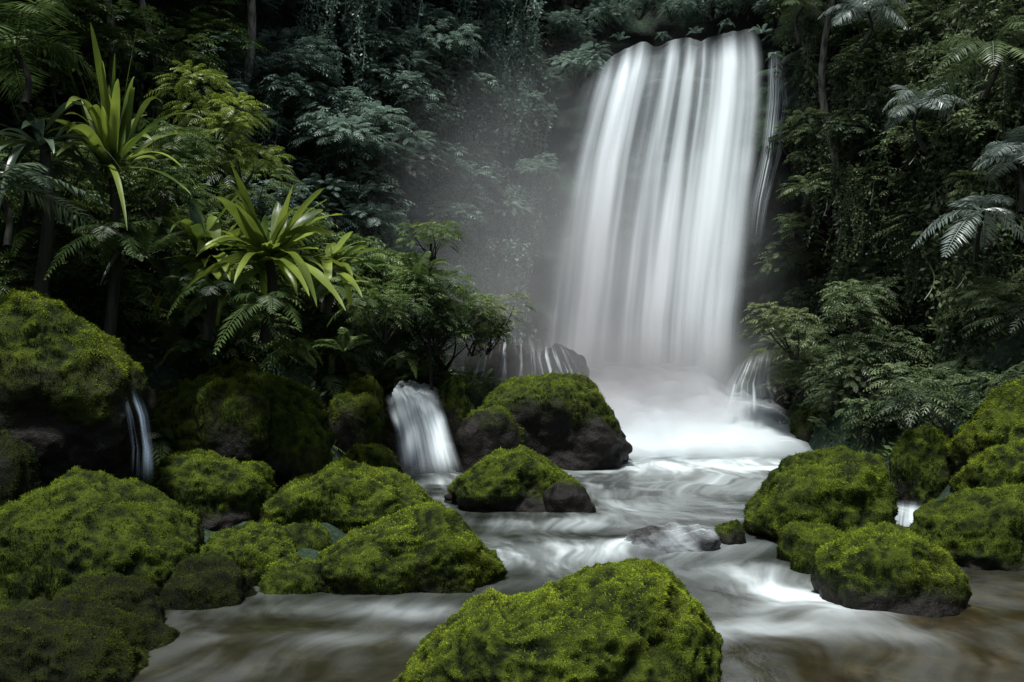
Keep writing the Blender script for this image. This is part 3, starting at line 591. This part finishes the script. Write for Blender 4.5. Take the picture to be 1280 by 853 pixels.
strap_plant('broad_leaved_plant', 'smaller lime green plant right of the broad leaved one', at(410, 335, 10.4), 34, 1.0, .055, .0, .95, .5, LH, .6)
strap_plant('broad_leaved_plant', 'darker glossy leaved plant left of the lime green broad leaved plant', at(200, 310, 10), 28, 1.0, .055, .0, 1.1, .75, LS, .6)
strap_plant('strap_leaved_plant', 'dark plant with drooping glossy straps left of the tall lime green plant', at(55, 185, 8.8), 22, 1.0, .04, .1, 1.0, .9, LS, 1.6)
# palms and tree ferns
for px, py, Y, s, k, mt, lb in [(20, 60, 8.8, .8, 0, LL, 'tree fern with bright arching fronds in the top left corner'), (40, 240, 9.2, .6, 0, LS, 'dark tree fern below the top left one'), (-10, 230, 8.2, .7, 1, LS, 'dark palm cut by the left edge'), (215, 190, 10.4, .6, 0, LL, 'small palm right of the tall strap leaved plant'),
        (1085, 15, 0, .75, 0, LQ, 'glossy palm at the top right above the cliff'), (1150, 135, 0, .62, 0, LQ, 'glossy palm with pale fronds halfway up the right cliff'), (1225, 265, 0, .62, 1, LQ, 'palm with one long pale frond near the right edge'), (1280, 200, 0, .6, 0, LQ, 'silvery palm cut by the right edge'), (1240, 60, 0, .7, 1, LR, 'dark palm in the top right corner'), (1005, 10, 0, .5, 0, LR, 'palm leaning over the right end of the waterfall lip'), (1250, 370, 0, .5, 0, LR, 'low palm above the tall right edge boulder')]:
    if Y == 0: Y = cliffY(px, py)-1.8
    p = at(px, py, Y); plant('palm', lb, 'palm', p, s, rng.uniform(0, 6.28), PALM[k], mt, None, None, 1., float(p[2]-.5), (rng.normal(0, .12), rng.normal(0, .12)))
# slender trees
for px, py, r, lb in [(118, 170, .06, 'slender pale tree trunk at top left'), (176, 180, .05, 'thin tree trunk right of the pale one at top left'), (612, 110, .07, 'slender tree trunk at the top of the dark alcove'), (745, 60, .06, 'slender trunk just left of the waterfall lip'), (300, 130, .07, 'tree trunk on the upper left cliff among bluish bushes'), (1045, 180, .06, 'thin tree trunk on the cliff right of waterfall')]:
    Y = cliffY(px, py)-.6; b = at(px, py, Y); e = tag(empty('tree', b), lb, 'tree'); tt = np.linspace(0, 1, 14)
    hh = 4.2; pts = np.stack([.12*np.sin(tt*5+px), .45*np.sin(tt*3+.5)**2, -.6+hh*tt], -1); v, f = tube(pts, np.linspace(r*1.3, r*.8, 14), 9); link('trunk', mesh('trunk', v, f, BARK, True), e)
    o = link('crown', BUSH[0][0], e, (.12*math.sin(5+px), 0, hh-.2)); o.scale = (1.3,)*3; setmat(o, LB)
# ground cover
N = 30000; gxx = rng.uniform(-7, 7.2, N); gyy = rng.uniform(9.3, 18, N)
gzz = terr(gxx, gyy)+fbm(np.c_[gxx*1.4, gyy*1.4, gxx*0], 5)*.22
ok = (gzz > .35) & ((gxx < -.8) | (gxx > 4.7)); gxx, gyy, gzz = gxx[ok], gyy[ok], gzz[ok]; N = len(gxx)
b = np.c_[gxx, gyy, gzz]
dr = rng.normal(0, 1, (N, 3)); dr[:, 2] = np.abs(dr[:, 2])*.8+.1; dr /= np.linalg.norm(dr, axis=1)[:, None]; sd = np.cross(dr, rng.normal(0, 1, (N, 3))); sd /= np.linalg.norm(sd, axis=1)[:, None]; l = rng.uniform(.06, .16, N)[:, None]
vv = np.stack([b, b+dr*l*.5-sd*l*.22, b+dr*l, b+dr*l*.5+sd*l*.22], 1).reshape(-1, 3)
tag(link('ground_cover', mesh('ground_cover', vv, np.arange(4*N).reshape(-1, 4), LL, False, {'tint': np.repeat(rng.random(N)*.7, 4)})), 'low leafy ground cover over the stream banks', 'ground cover', kind='stuff')

# ---------- mist ----------
MC, MS = (1.0, 16.3, 3.2), (4.9, 2.2, 4.9)
m, t, out = newmat('mist_air'); tc = node(t, 'ShaderNodeTexCoord')
gr = node(t, 'ShaderNodeTexGradient', {'Vector': tc.outputs['Object']}, gradient_type='SPHERICAL')
base_c, base_r = (2.5, 16.0, 1.1), (3.1, 1.7, 1.7)
c_ = [(a-b_)/s_ for a, b_, s_ in zip(base_c, MC, MS)]; r_ = [a/s_ for a, s_ in zip(base_r, MS)]
mp = node(t, 'ShaderNodeMapping', {'Vector': tc.outputs['Object'], 'Location': tuple(-c/r for c, r in zip(c_, r_)), 'Scale': tuple(1/r for r in r_)})
gr2 = node(t, 'ShaderNodeTexGradient', {'Vector': mp.outputs[0]}, gradient_type='SPHERICAL')
nz = node(t, 'ShaderNodeTexNoise', {'Vector': tc.outputs['Object'], 'Scale': 2.6, 'Detail': 2})
d1 = math_(t, 'MULTIPLY', math_(t, 'POWER', gr.outputs[0], 1.6), .42); d2 = math_(t, 'MULTIPLY', math_(t, 'POWER', gr2.outputs[0], 1.1), .75)
dn = math_(t, 'MULTIPLY', math_(t, 'ADD', d1, d2), mapr(t, nz.outputs[0], .3, .7, .4, 1.4))
vs = node(t, 'ShaderNodeVolumeScatter', {'Color': (.90, .98, .97, 1), 'Density': dn, 'Anisotropy': .0})
t.links.new(vs.outputs[0], out.inputs['Volume'])
D, Fc = ICO[4]
o = link('mist', mesh('mist', D, Fc, m, True), None, MC); o.scale = MS
tag(o, 'pale mist drifting round the foot of the waterfall', 'mist', kind='stuff')

# ---------- light ----------
w = bpy.data.worlds.new('World'); scene.world = w; w.use_nodes = True; t = w.node_tree; t.nodes.clear()
EL, AZ = math.radians(71), math.radians(205)
sky = node(t, 'ShaderNodeTexSky', sky_type='NISHITA', sun_disc=False, sun_elevation=EL, sun_rotation=AZ)
tc = node(t, 'ShaderNodeTexCoord'); sp = node(t, 'ShaderNodeSeparateXYZ', {0: tc.outputs['Generated']})
k = mapr(t, sp.outputs[2], .1, .7, .4, 1.)
hs = node(t, 'ShaderNodeHueSaturation', {'Saturation': .6, 'Color': sky.outputs[0]})
cm = node(t, 'ShaderNodeMix', {0: 1., 6: hs.outputs[0], 7: k}, data_type='RGBA', blend_type='MULTIPLY')
bg = node(t, 'ShaderNodeBackground', {'Color': cm.outputs[2], 'Strength': .15}); ow = node(t, 'ShaderNodeOutputWorld', {0: bg.outputs[0]})
sl = bpy.data.lights.new('sun', 'SUN'); sl.energy = 5; sl.angle = math.radians(8); sl.color = (1, .995, .965)
so = bpy.data.objects.new('sun', sl); COL.objects.link(so)
from mathutils import Vector
sd = Vector((math.sin(AZ)*math.cos(EL), math.cos(AZ)*math.cos(EL), math.sin(EL)))
so.rotation_euler = sd.to_track_quat('Z', 'Y').to_euler(); so.location = (0, 0, 20)
cam = bpy.data.cameras.new('camera'); cam.lens = 30; cam.sensor_width = 36; cam.clip_end = 300
co = bpy.data.objects.new('camera', cam); COL.objects.link(co); co.location = (0, 0, H); co.rotation_euler = (math.pi/2, 0, 0); scene.camera = co
scene.view_settings.view_transform = 'Standard'
